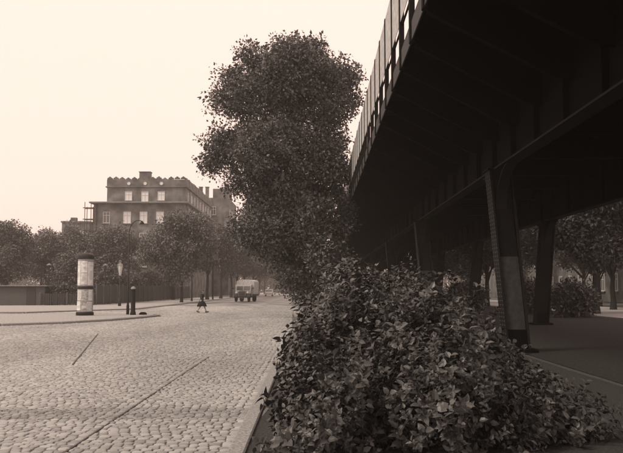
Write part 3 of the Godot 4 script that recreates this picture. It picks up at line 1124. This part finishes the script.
	# far side of the viaduct
	var far := [
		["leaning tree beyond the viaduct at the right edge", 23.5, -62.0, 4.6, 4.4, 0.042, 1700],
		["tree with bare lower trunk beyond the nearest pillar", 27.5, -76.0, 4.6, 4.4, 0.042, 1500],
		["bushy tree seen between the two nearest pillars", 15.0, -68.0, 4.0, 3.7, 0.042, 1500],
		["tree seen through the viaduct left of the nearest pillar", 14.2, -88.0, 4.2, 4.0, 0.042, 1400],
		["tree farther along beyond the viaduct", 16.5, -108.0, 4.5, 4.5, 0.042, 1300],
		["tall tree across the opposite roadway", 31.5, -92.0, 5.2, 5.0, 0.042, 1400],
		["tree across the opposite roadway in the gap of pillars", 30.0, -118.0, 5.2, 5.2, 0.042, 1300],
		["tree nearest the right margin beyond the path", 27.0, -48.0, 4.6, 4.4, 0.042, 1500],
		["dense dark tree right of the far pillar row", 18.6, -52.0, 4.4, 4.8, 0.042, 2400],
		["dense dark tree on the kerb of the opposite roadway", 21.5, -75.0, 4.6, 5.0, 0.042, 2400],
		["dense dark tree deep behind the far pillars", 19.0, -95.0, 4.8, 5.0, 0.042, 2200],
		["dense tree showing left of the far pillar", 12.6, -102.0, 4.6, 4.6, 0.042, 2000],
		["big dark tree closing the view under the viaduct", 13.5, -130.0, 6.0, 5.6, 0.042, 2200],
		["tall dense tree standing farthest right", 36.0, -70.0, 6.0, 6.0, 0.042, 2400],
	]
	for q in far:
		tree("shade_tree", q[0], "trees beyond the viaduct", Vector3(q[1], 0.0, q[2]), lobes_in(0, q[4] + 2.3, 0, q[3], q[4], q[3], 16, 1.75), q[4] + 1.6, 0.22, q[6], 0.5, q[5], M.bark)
	var fb := [[13.5, -50.0, "bush beside the far pillar row near the path"], [12.6, -62.0, "bush growing behind the second far pillar"], [15.5, -58.0, "bush by the kerb of the opposite roadway"], [10.5, -78.0, "bush deep under the viaduct beyond the pillars"], [13.8, -75.0, "pale bush at the edge of the opposite roadway"], [16.0, -84.0, "bush beyond the path between far tree trunks"], [12.0, -92.0, "farthest bush in the gap under the viaduct"], [14.6, -44.0, "bush just right of the far pillar"]]
	for q in fb:
		tree("low_bush", q[2], "bushes beyond the viaduct", Vector3(q[0], 0.0, q[1]), lobes_in(0, 1.1, 0, 1.7, 1.3, 1.5, 8, 0.8), 0.7, 0.06, 420, 0.38, 0.06, M.bark)

	# distant woods closing the street
	var xf := []
	var cols := []
	for i in 5200:
		var x := R(-130, 130)
		var hh := 11.0 + 3.5 * sin(x * 0.11) + 2.0 * sin(x * 0.37 + 1.0)
		if x > -12.5 and x < -1.5:
			hh *= 0.62
		var y: float = hh * pow(R(0, 1), 0.7)
		var sc := R(1.0, 1.9)
		xf.append(Transform3D(Basis(rand_unit(), R(0, TAU)).scaled(Vector3(sc, sc, sc)), Vector3(x, y, -335 + R(-9, 9))))
		cols.append(sepia(0.07 * R(0.7, 1.3)))
	var w := multi("distant_woods", clumps[0], M.leaf, xf, cols, self)
	tag(w, "hazy far line of trees closing the end of the street", "woods", "", "stuff")

	# the bushes in the foreground strip
	var sb := [
		["low dark shrub at the lower left corner of the strip", 0.2, -8.0, 0.58, 0.85, 0.8, 620, 0.26, 0],
		["leafy shrub at the bottom middle of the strip", 1.35, -8.1, 0.95, 1.10, 0.8, 800, 0.26, 0],
		["low shrub at the bottom right corner of the strip", 2.35, -8.6, 0.7, 0.45, 0.8, 520, 0.24, 0],
		["nearest tall shrub overhanging the kerb", 0.55, -10.7, 0.88, 1.5, 1.0, 1500, 0.27, 150],
		["broad shrub in the middle of the foreground", 1.65, -10.6, 1.0, 1.42, 1.0, 1500, 0.27, 150],
		["drooping low shrub in front of the nearest pillar", 2.5, -10.8, 0.72, 0.58, 0.9, 700, 0.25, 0],
		["tall shrub second from the front along the kerb", 0.66, -13.0, 0.86, 1.68, 1.1, 1300, 0.28, 0],
		["shrub left of the nearest pillar with ragged top", 1.75, -13.2, 1.05, 1.66, 1.1, 1300, 0.28, 0],
		["small shrub at the foot of the nearest pillar", 2.85, -13.6, 0.75, 0.66, 0.9, 600, 0.26, 0],
		["tall shrub third from the front along the kerb", 0.82, -16.4, 0.95, 1.8, 1.4, 1000, 0.33, 0],
		["tall leafy shrub behind the ragged one", 2.1, -16.8, 1.15, 1.62, 1.4, 1000, 0.33, 0],
		["fourth shrub from the front along the kerb", 0.95, -20.2, 1.05, 1.9, 1.8, 900, 0.38, 0],
		["tall shrub between the nearest pillar and the kerb", 2.5, -20.6, 1.3, 1.65, 1.8, 900, 0.38, 0],
		["fifth shrub from the front along the kerb", 1.1, -25.0, 1.15, 2.0, 2.2, 800, 0.44, 0],
		["shrub between the first and second pillar", 2.9, -26.0, 1.5, 1.8, 2.4, 800, 0.44, 0],
		["farthest shrub along the kerb below the tallest tree", 1.25, -31.5, 1.3, 2.1, 3.0, 800, 0.5, 0],
		["shrub at the foot of the second pillar", 3.1, -33.0, 1.7, 1.9, 3.0, 800, 0.5, 0],
	]
	for q in sb:
		shrub(q[0], Vector3(q[1], 0.06, q[2]), q[3], q[4], q[5], q[6], q[7], q[8])

# ---- street furniture
func street_things() -> void:
	# advertising column
	var c := thing("advertising_column", "round advertising column covered in pale posters on the street corner", "advertising column", Vector3(-13.0, 0.095, -45.7))
	var st := S()
	lathe(st, [[0.0, 0.0], [0.50, 0.0], [0.50, 0.16], [0.47, 0.20], [0.0, 0.20]], 32)
	part("base", st, M.black, c)
	st = S()
	lathe(st, [[0.44, 0.20], [0.44, 3.22]], 32)
	part("drum", st, textured(0.42, 0.85, noise_tex(21, 0.03, 0.7, 1.0, 4, 256), 1.0), c)
	st = S()
	lathe(st, [[0.0, 3.22], [0.46, 3.22], [0.475, 3.26], [0.475, 3.42], [0.45, 3.46], [0.36, 3.52], [0.2, 3.57], [0.0, 3.60]], 32)
	part("cap", st, M.dark_metal, c)
	st = S()
	lathe(st, [[0.441, 1.50], [0.455, 1.51], [0.455, 1.66], [0.441, 1.67]], 32)
	part("band", st, M.dark_metal, c)
	var pm := [textured(0.78, 0.8, noise_tex(22, 0.02, 0.88, 1.0, 2, 256, 2.0), 0.8), textured(0.70, 0.8, noise_tex(23, 0.02, 0.85, 1.0, 2, 256, 2.0), 0.9), textured(0.50, 0.8, noise_tex(24, 0.02, 0.7, 1.0, 2, 256, 2.0), 1.0)]
	var posters := [[0.25, 0.85, 0.24, 0.78, 1], [0.95, 0.9, 0.26, 0.72, 2], [1.9, 0.85, 0.3, 0.8, 0], [0.2, 0.7, 0.84, 1.46, 0], [0.95, 0.8, 0.84, 1.44, 2], [1.8, 0.75, 0.86, 1.45, 1], [0.1, 0.95, 1.72, 3.05, 0], [1.1, 0.85, 1.75, 2.4, 1], [1.1, 0.85, 2.44, 3.1, 0], [2.0, 1.0, 1.72, 3.1, 0], [3.1, 1.2, 1.75, 3.0, 1], [3.1, 1.2, 0.3, 1.4, 0], [4.5, 1.4, 0.4, 2.9, 2]]
	var ink := [mk(0.46, 0.8), mk(0.56, 0.8)]
	for q in posters:
		st = S()
		for k in 8:
			var a0: float = q[0] + q[1] * k / 8.0
			var a1: float = q[0] + q[1] * (k + 1) / 8.0
			var rr := 0.444
			quad(st, Vector3(cos(a0) * rr, q[2], sin(a0) * rr), Vector3(cos(a1) * rr, q[2], sin(a1) * rr), Vector3(cos(a1) * rr, q[3], sin(a1) * rr), Vector3(cos(a0) * rr, q[3], sin(a0) * rr), true)
		var po := part("poster", st, pm[q[4]], c)
		# printed blocks: a heading bar, a picture block and text lines
		var hh: float = q[3] - q[2]
		for bl in [[0.10, R(0.6, 0.9), 0.80, R(0.86, 0.9), 0.6], [R(0.1, 0.3), R(0.5, 0.9), R(0.2, 0.4), R(0.5, 0.7), R(0.2, 0.8)]]:
			st = S()
			for k in 4:
				var a0: float = q[0] + q[1] * lerp(bl[0], bl[1], k / 4.0)
				var a1: float = q[0] + q[1] * lerp(bl[0], bl[1], (k + 1) / 4.0)
				var y0: float = q[2] + hh * bl[2]
				var y1: float = q[2] + hh * bl[3]
				quad(st, Vector3(cos(a0) * 0.448, y0, sin(a0) * 0.448), Vector3(cos(a1) * 0.448, y0, sin(a1) * 0.448), Vector3(cos(a1) * 0.448, y1, sin(a1) * 0.448), Vector3(cos(a0) * 0.448, y1, sin(a0) * 0.448), true)
			part("printed_block", st, ink[0 if bl[4] < 0.5 else 1], po)

	# gooseneck street lamp
	var l := thing("street_lamp", "slender street lamp with a curved neck beside the dark post", "street lamp", Vector3(-10.91, 0.095, -47.3))
	st = S()
	lathe(st, [[0.0, 0.0], [0.09, 0.0], [0.09, 0.5], [0.065, 0.6], [0.05, 0.9], [0.038, 4.9], [0.0, 4.9]], 12)
	part("pole", st, M.dark_metal, l)
	st = S()
	var pts := []
	var rad := []
	for i in 11:
		var t := PI * 0.62 * i / 10.0
		pts.append(Vector3(0.55 * (1 - cos(t)), 4.85 + 0.75 * sin(t), 0.0))
		rad.append(0.024)
	tube(st, pts, rad, 8)
	part("curved_arm", st, M.dark_metal, l)
	st = S()
	lathe(st, [[0.03, 0.12], [0.06, 0.08], [0.13, -0.02], [0.14, -0.07], [0.0, -0.07]], 14)
	part("shade", st, M.dark_metal, l, pts[10] + Vector3(0.0, -0.08, 0))

	# dark post
	var p := thing("iron_post", "short thick dark iron post with a pale cap on the pavement corner", "post", Vector3(-10.42, 0.095, -46.5))
	st = S()
	lathe(st, [[0.0, 0.0], [0.17, 0.0], [0.17, 0.14], [0.135, 0.2], [0.125, 1.42], [0.145, 1.46], [0.145, 1.5], [0.0, 1.5]], 14)
	part("shaft", st, M.black, p)
	st = S()
	lathe(st, [[0.15, 1.50], [0.15, 1.56], [0.08, 1.64], [0.0, 1.66]], 14)
	part("cap", st, M.kerb, p)
	var k := thing("kerb_marker", "small dark stone lump near the tip of the pavement corner", "stone", Vector3(-9.9, 0.095, -46.8))
	st = S()
	lathe(st, [[0.0, 0.0], [0.24, 0.0], [0.22, 0.09], [0.13, 0.15], [0.0, 0.16]], 9, Vector3.ZERO, true, 1.0, 0.7)
	part("body", st, M.iron, k)

	# gas lantern on its own post
	var gl := thing("gas_lantern", "pale glazed gas lantern on a post by the board fence", "lantern", Vector3(-17.0, 0.095, -70.5))
	st = S()
	lathe(st, [[0.0, 0.0], [0.14, 0.0], [0.14, 0.6], [0.06, 0.7], [0.05, 2.7], [0.0, 2.7]], 10)
	part("pole", st, M.dark_metal, gl)
	st = S()
	lathe(st, [[0.10, 2.7], [0.24, 3.6], [0.0, 3.6]], 6, Vector3.ZERO, false)
	part("glazing", st, M.lamp_glass, gl)
	st = S()
	lathe(st, [[0.27, 3.60], [0.20, 3.72], [0.10, 3.80], [0.10, 3.95], [0.16, 4.0], [0.0, 4.08]], 10)
	part("cap", st, M.trim, gl)
	for a in 6:
		st = S()
		var u := Vector3(cos(TAU * a / 6), 0, sin(TAU * a / 6))
		tube(st, [u * 0.10 + Vector3(0, 2.7, 0), u * 0.245 + Vector3(0, 3.6, 0)], [0.014, 0.014], 4)
		part("glazing_bar", st, M.dark_metal, gl)
	# two garden lamps behind the fence
	for q in [[-20.9, -80.5, "small lamp with pale shade behind the fence near the lantern"], [-26.3, -79.5, "small lamp with pale shade above the shed"]]:
		var s := thing("garden_lamp", q[2], "lamp", Vector3(q[0], -0.05, q[1]), 0.0, "garden lamps with pale shades")
		st = S()
		tube(st, [Vector3(0, 0, 0), Vector3(0, 4.0, 0)], [0.07, 0.05], 8)
		part("pole", st, M.dark_metal, s)
		st = S()
		lathe(st, [[0.05, 4.22], [0.10, 4.16], [0.26, 4.05], [0.26, 4.0], [0.0, 4.0]], 14)
		part("shade", st, M.trim, s)
	# plain pole on the left pavement
	var pl := thing("plain_pole", "plain thin pole on the left pavement between person and lorry", "pole", Vector3(-14.15, 0.095, -114))
	st = S()
	tube(st, [Vector3(0, 0, 0), Vector3(0, 4.9, 0)], [0.12, 0.09], 8)
	part("shaft", st, M.dark_metal, pl)
	st = S()
	lathe(st, [[0.12, 4.9], [0.12, 5.0], [0.0, 5.06]], 8)
	part("cap", st, M.dark_metal, pl)

# ---- vehicles
func wheel(parent: Node, c: Vector3, r: float, w: float) -> void:
	var wn := Node3D.new()
	wn.name = "wheel"
	parent.add_child(wn, true)
	wn.position = c
	wn.rotation.z = PI * 0.5
	var st := S()
	lathe(st, [[r * 0.58, -w * 0.5], [r * 0.9, -w * 0.5], [r, -w * 0.32], [r, w * 0.32], [r * 0.9, w * 0.5], [r * 0.58, w * 0.5]], 20)
	part("tyre", st, M.black, wn)
	st = S()
	lathe(st, [[0.0, -w * 0.3], [r * 0.58, -w * 0.36], [r * 0.58, w * 0.36], [0.0, w * 0.3]], 16)
	part("rim", st, M.iron_edge, wn)

func vehicles() -> void:
	# canvas-covered lorry, seen head on
	var t := thing("canvas_lorry", "pale canvas covered lorry driving towards us on the cobbled street", "lorry", Vector3(-8.5, 0.02, -99), -0.10)
	var cab := mk(0.16, 0.45)
	var canvas := textured(0.72, 0.9, noise_tex(31, 0.02, 0.75, 1.0, 4, 256), 0.6)
	var st := S()
	# cargo cover: rounded bows under canvas
	var poly := PackedVector2Array([Vector2(-1.12, 0.95), Vector2(1.12, 0.95), Vector2(1.12, 2.45), Vector2(1.02, 2.62), Vector2(0.6, 2.74), Vector2(0, 2.78), Vector2(-0.6, 2.74), Vector2(-1.02, 2.62), Vector2(-1.12, 2.45)])
	extrude(st, poly, Vector3(0, 0, -1.4), Vector3(1, 0, 0), Vector3(0, 1, 0), Vector3(0, 0, -3.6))
	part("canvas_cover", st, canvas, t)
	st = S()
	box(st, Vector3(0, 0.82, -3.1), Vector3(2.26, 0.24, 3.8), 0.03)
	part("load_bed", st, M.wood, t)
	st = S()
	extrude(st, PackedVector2Array([Vector2(0.0, 0.75), Vector2(0.0, 1.35), Vector2(-0.25, 2.02), Vector2(-0.4, 2.1), Vector2(-1.3, 2.12), Vector2(-1.3, 0.75)]), Vector3(-0.95, 0, 0), Vector3(0, 0, 1), Vector3(0, 1, 0), Vector3(1.9, 0, 0))
	var cb := part("cab", st, textured(0.42, 0.5, noise_tex(32, 0.02, 0.8, 1.0, 3, 256), 0.8), t)
	for s in [-1, 1]:
		st = S()
		var u := Vector3(0, 0.67, -0.25).normalized()
		var bs := Basis(Vector3(1, 0, 0), u, Vector3(1, 0, 0).cross(u))
		box(st, Vector3(s * 0.44, 1.68, -0.105), Vector3(0.78, 0.50, 0.03), 0.0, bs)
		part("windscreen", st, M.glass, cb)
		st = S()
		box(st, Vector3(s * 0.955, 1.62, -0.85), Vector3(0.02, 0.45, 0.6))
		part("side_window", st, M.glass, cb)
	st = S()
	extrude(st, PackedVector2Array([Vector2(-0.46, 0.7), Vector2(0.46, 0.7), Vector2(0.50, 1.15), Vector2(0.34, 1.36), Vector2(0, 1.42), Vector2(-0.34, 1.36), Vector2(-0.50, 1.15)]), Vector3(0, 0, 0.01), Vector3(1, 0, 0), Vector3(0, 1, 0), Vector3(0, 0, 0.95))
	var hd := part("bonnet", st, cab, t)
	for i in 7:
		st = S()
		box(st, Vector3(-0.33 + i * 0.11, 1.0, 0.975), Vector3(0.045, 0.5, 0.03))
		part("grille_bar", st, M.black, hd)
	for s in [-1, 1]:
		st = S()
		poly = PackedVector2Array()
		for i in 10:
			var a := PI * i / 9.0
			poly.append(Vector2(0.42 + 0.62 * cos(a), 0.52 + 0.52 * sin(a)))
		for i in 10:
			var a := PI * (9 - i) / 9.0
			poly.append(Vector2(0.42 + 0.52 * cos(a), 0.52 + 0.44 * sin(a)))
		extrude(st, poly, Vector3(s * 0.80 - 0.24, 0, 0), Vector3(0, 0, 1), Vector3(0, 1, 0), Vector3(0.48, 0, 0))
		part("mudguard", st, M.dark_metal, t)
		st = S()
		lathe(st, [[0.0, -0.12], [0.10, -0.10], [0.14, 0.0], [0.13, 0.04], [0.0, 0.06]], 14)
		var hl := part("headlight", st, M.frame, t, Vector3(s * 0.70, 1.12, 0.86))
		hl.rotation.x = PI * 0.5
		wheel(t, Vector3(s * 0.80, 0.43, 0.42), 0.43, 0.26)
		wheel(t, Vector3(s * 0.82, 0.43, -3.4), 0.43, 0.42)
		st = S()
		tube(st, [Vector3(s * 0.95, 1.55, 0.0), Vector3(s * 1.22, 1.62, 0.1)], [0.015, 0.015], 5)
		box(st, Vector3(s * 1.26, 1.66, 0.1), Vector3(0.12, 0.2, 0.03))
		part("mirror", st, M.dark_metal, t)
	st = S()
	box(st, Vector3(0, 0.62, 1.08), Vector3(2.0, 0.16, 0.08), 0.02)
	part("bumper", st, M.dark_metal, t)
	st = S()
	box(st, Vector3(0, 0.52, 1.13), Vector3(0.5, 0.11, 0.01))
	part("number_plate", st, M.white_paint, t)
	st = S()
	box(st, Vector3(0, 0.58, -1.6), Vector3(0.8, 0.14, 6.4))
	part("chassis", st, M.black, t)

	for q in [["pale saloon car far down the street left of the road's end", -9.4, -176.0, 0.5], ["dark saloon car far down the street by the trees", -6.0, -192.0, 0.03]]:
		var c := thing("saloon_car", q[0], "car", Vector3(q[1], 0.0, q[2]), 0.0, "cars far down the street")
		var pm := mk(q[3], 0.35)
		st = S()
		extrude(st, PackedVector2Array([Vector2(2.1, 0.35), Vector2(2.12, 0.75), Vector2(1.95, 0.9), Vector2(0.95, 1.0), Vector2(0.45, 1.42), Vector2(0.1, 1.52), Vector2(-0.9, 1.5), Vector2(-1.5, 1.15), Vector2(-2.05, 0.85), Vector2(-2.1, 0.35)]), Vector3(-0.82, 0, 0), Vector3(0, 0, 1), Vector3(0, 1, 0), Vector3(1.64, 0, 0))
		var bd := part("body", st, pm, c)
		st = S()
		var u2 := Vector3(0, 0.42, -0.5).normalized()
		box(st, Vector3(0, 1.225, 0.73), Vector3(1.35, 0.5, 0.03), 0.0, Basis(Vector3(1, 0, 0), u2, Vector3(1, 0, 0).cross(u2)))
		part("windscreen", st, M.glass, bd)
		for s in [-1, 1]:
			st = S()
			lathe(st, [[0.0, -0.05], [0.11, -0.04], [0.11, 0.02], [0.0, 0.05]], 12)
			var hl := part("headlight", st, M.frame, c, Vector3(s * 0.58, 0.72, 2.12))
			hl.rotation.x = PI * 0.5
			wheel(c, Vector3(s * 0.74, 0.32, 1.3), 0.32, 0.18)
			wheel(c, Vector3(s * 0.74, 0.32, -1.3), 0.32, 0.18)
		st = S()
		box(st, Vector3(0, 0.42, 2.17), Vector3(1.6, 0.12, 0.08), 0.02)
		part("bumper", st, M.frame, c)

# ---- the person crossing the street
func person() -> void:
	var p := thing("person", "person in a dark dress with flared skirt striding across the cobbles", "person", Vector3(-7.35, 0.03, -53.3), -0.35)
	var V := func(x: float, y: float, z: float) -> Vector3: return Vector3(x, y, z)
	var skin := mk(0.33, 0.6)
	# faces +x; joints of a walking figure 1.5 m tall
	var hipl := Vector3(0.0, 0.78, -0.075)
	var hipr := Vector3(0.0, 0.78, 0.075)
	var knl := Vector3(0.15, 0.42, -0.075)
	var anl := Vector3(0.31, 0.075, -0.075)
	var knr := Vector3(-0.06, 0.41, 0.075)
	var anr := Vector3(-0.27, 0.11, 0.075)
	var shl := Vector3(0.03, 1.19, -0.15)
	var shr := Vector3(0.03, 1.19, 0.15)
	var ell := Vector3(-0.10, 0.97, -0.20)
	var elr := Vector3(0.10, 0.96, 0.20)
	var wrl := Vector3(-0.10, 0.77, -0.20)
	var wrr := Vector3(0.24, 0.81, 0.18)
	var body := [
		[Vector3(0, 0.82, 0), Vector3(0.01, 0.98, 0), 0.115, 0.10], [Vector3(0.01, 0.98, 0), Vector3(0.03, 1.14, 0), 0.10, 0.115],
		[Vector3(0.03, 1.14, -0.06), Vector3(0.03, 1.14, 0.06), 0.10, 0.10], [Vector3(0.03, 1.2, -0.10), Vector3(0.03, 1.2, 0.10), 0.055, 0.055],
		[Vector3(0.03, 1.2, 0), Vector3(0.055, 1.30, 0), 0.05, 0.045],
		[hipl, knl, 0.085, 0.055], [knl, anl, 0.053, 0.032], [hipr, knr, 0.085, 0.055], [knr, anr, 0.053, 0.032],
		[anl, anl + Vector3(0.15, -0.01, 0), 0.036, 0.026], [anr, anr + Vector3(0.12, -0.075, 0), 0.036, 0.024],
		[shl, ell, 0.047, 0.036], [ell, wrl, 0.036, 0.024], [shr, elr, 0.047, 0.036], [elr, wrr, 0.036, 0.024],
	]
	var st := S()
	nets(st, body, 0.014, 0.03)
	# head with nose, chin, brow, ears
	var hc := Vector3(0.075, 1.385, 0)
	nets(st, [[hc + Vector3(-0.015, 0.025, 0), hc + Vector3(-0.005, 0.02, 0), 0.088, 0.086], [hc + Vector3(0.02, -0.03, 0), hc + Vector3(0.03, -0.065, 0), 0.062, 0.036], [hc + Vector3(0.082, 0.01, 0), hc + Vector3(0.10, -0.022, 0), 0.010, 0.014], [hc + Vector3(0.07, 0.03, -0.03), hc + Vector3(0.07, 0.03, 0.03), 0.016, 0.016], [hc + Vector3(0.066, -0.05, -0.014), hc + Vector3(0.066, -0.05, 0.014), 0.009, 0.009], [hc + Vector3(0.0, 0.01, -0.088), hc + Vector3(0.0, -0.02, -0.086), 0.014, 0.010], [hc + Vector3(0.0, 0.01, 0.088), hc + Vector3(0.0, -0.02, 0.086), 0.014, 0.010], [hc + Vector3(-0.01, -0.04, 0), hc + Vector3(-0.02, -0.10, 0), 0.047, 0.045]], 0.006, 0.02)
	# hands: palm, four unequal bent fingers and a thumb at the side
	for hnd in [[wrl, Vector3(0.05, -1, 0).normalized(), -1.0], [wrr, Vector3(0.75, -0.65, 0).normalized(), 1.0]]:
		var w: Vector3 = hnd[0]
		var d: Vector3 = hnd[1]
		var f := d.cross(Vector3(0, 0, 1)).normalized() * -1.0
		if f.x < 0:
			f = -f
		var inn := Vector3(0, 0, -hnd[2])
		var bones := [[w, w + d * 0.03, 0.021, 0.020], [w + d * 0.03 + f * 0.014, w + d * 0.065 + f * 0.02, 0.016, 0.012], [w + d * 0.03 - f * 0.014, w + d * 0.065 - f * 0.02, 0.016, 0.012], [w + d * 0.03, w + d * 0.066, 0.016, 0.013]]
		for i in 4:
			var b0: Vector3 = w + d * 0.066 + f * (0.024 - i * 0.016)
			var ln: float = [0.052, 0.060, 0.056, 0.044][i]
			var b1 := b0 + d * ln * 0.5 + inn * 0.005
			bones.append([b0, b1, 0.0075, 0.007])
			bones.append([b1, b1 + d * ln * 0.42 + inn * 0.016, 0.007, 0.0055])
		var t0 := w + d * 0.022 + f * 0.02
		bones.append([t0, t0 + (d + f).normalized() * 0.03 + inn * 0.004, 0.010, 0.0085])
		bones.append([t0 + (d + f).normalized() * 0.03 + inn * 0.004, t0 + (d * 1.6 + f).normalized() * 0.056 + inn * 0.012, 0.0085, 0.006])
		nets(st, bones, 0.0038, 0.006)
	var bd := part("body", st, skin, p)
	# clothing
	st = S()
	nets(st, [[Vector3(0, 0.84, 0), Vector3(0.01, 0.98, 0), 0.128, 0.115], [Vector3(0.01, 0.98, 0), Vector3(0.03, 1.13, 0), 0.115, 0.13], [Vector3(0.03, 1.13, -0.06), Vector3(0.03, 1.13, 0.06), 0.115, 0.115], [Vector3(0.03, 1.195, -0.11), Vector3(0.03, 1.195, 0.11), 0.064, 0.064], [shl, ell, 0.062, 0.05], [shr, elr, 0.062, 0.05], [ell, ell.lerp(wrl, 0.8), 0.05, 0.036], [elr, elr.lerp(wrr, 0.8), 0.05, 0.036]], 0.015, 0.03)
	part("jacket", st, textured(0.075, 0.95, noise_tex(33, 0.05, 0.6, 1.0, 3, 128), 4.0), p)
	st = S()
	var rows := [[0.125, 0.90, 0.0], [0.15, 0.82, 0.0], [0.21, 0.68, 0.05], [0.27, 0.54, 0.09], [0.31, 0.42, 0.12], [0.295, 0.42, 0.12], [0.19, 0.66, 0.05]]
	var n := 48
	for i in rows.size() - 1:
		for k in n:
			var q := []
			for e in [[i, k], [i, k + 1], [i + 1, k + 1], [i + 1, k]]:
				var a: float = TAU * e[1] / n
				var rw = rows[e[0]]
				var r: float = rw[0] * (1.0 + rw[2] * sin(a * 9.0))
				q.append(Vector3(cos(a) * r * 1.05 + 0.01, rw[1] + 0.03 * sin(a * 2.0 + 0.6) * rw[2] * 6.0, sin(a) * r * 0.85))
			quad(st, q[0], q[1], q[2], q[3], true)
	part("skirt", st, textured(0.03, 0.95, noise_tex(34, 0.05, 0.6, 1.0, 3, 128), 4.0), p)
	st = S()
	nets(st, [[hc + Vector3(-0.035, 0.045, 0), hc + Vector3(0.01, 0.055, 0), 0.092, 0.082], [hc + Vector3(-0.06, 0.02, 0), hc + Vector3(-0.075, -0.07, 0), 0.075, 0.05], [hc + Vector3(-0.03, 0.0, -0.075), hc + Vector3(-0.035, -0.06, -0.07), 0.03, 0.02], [hc + Vector3(-0.03, 0.0, 0.075), hc + Vector3(-0.035, -0.06, 0.07), 0.03, 0.02]], 0.008, 0.02)
	part("hair", st, mk(0.06, 0.7), p)
	for a in [[anl, Vector3(0.16, -0.02, 0)], [anr, Vector3(0.12, -0.08, 0)]]:
		st = S()
		var q: Vector3 = a[0]
		nets(st, [[q + Vector3(-0.03, -0.03, 0), q + a[1] + Vector3(0, -0.005, 0), 0.046, 0.036], [q + Vector3(-0.035, -0.01, 0), q + Vector3(-0.03, -0.045, 0), 0.042, 0.034]], 0.008, 0.015)
		part("shoe", st, M.black, p)
	for s in [-1, 1]:
		st = S()
		lathe(st, [[0.0, -0.009], [0.007, -0.006], [0.009, 0.0], [0.007, 0.006], [0.0, 0.009]], 8)
		part("eye", st, M.black, p, hc + Vector3(0.072, 0.008, s * 0.03))
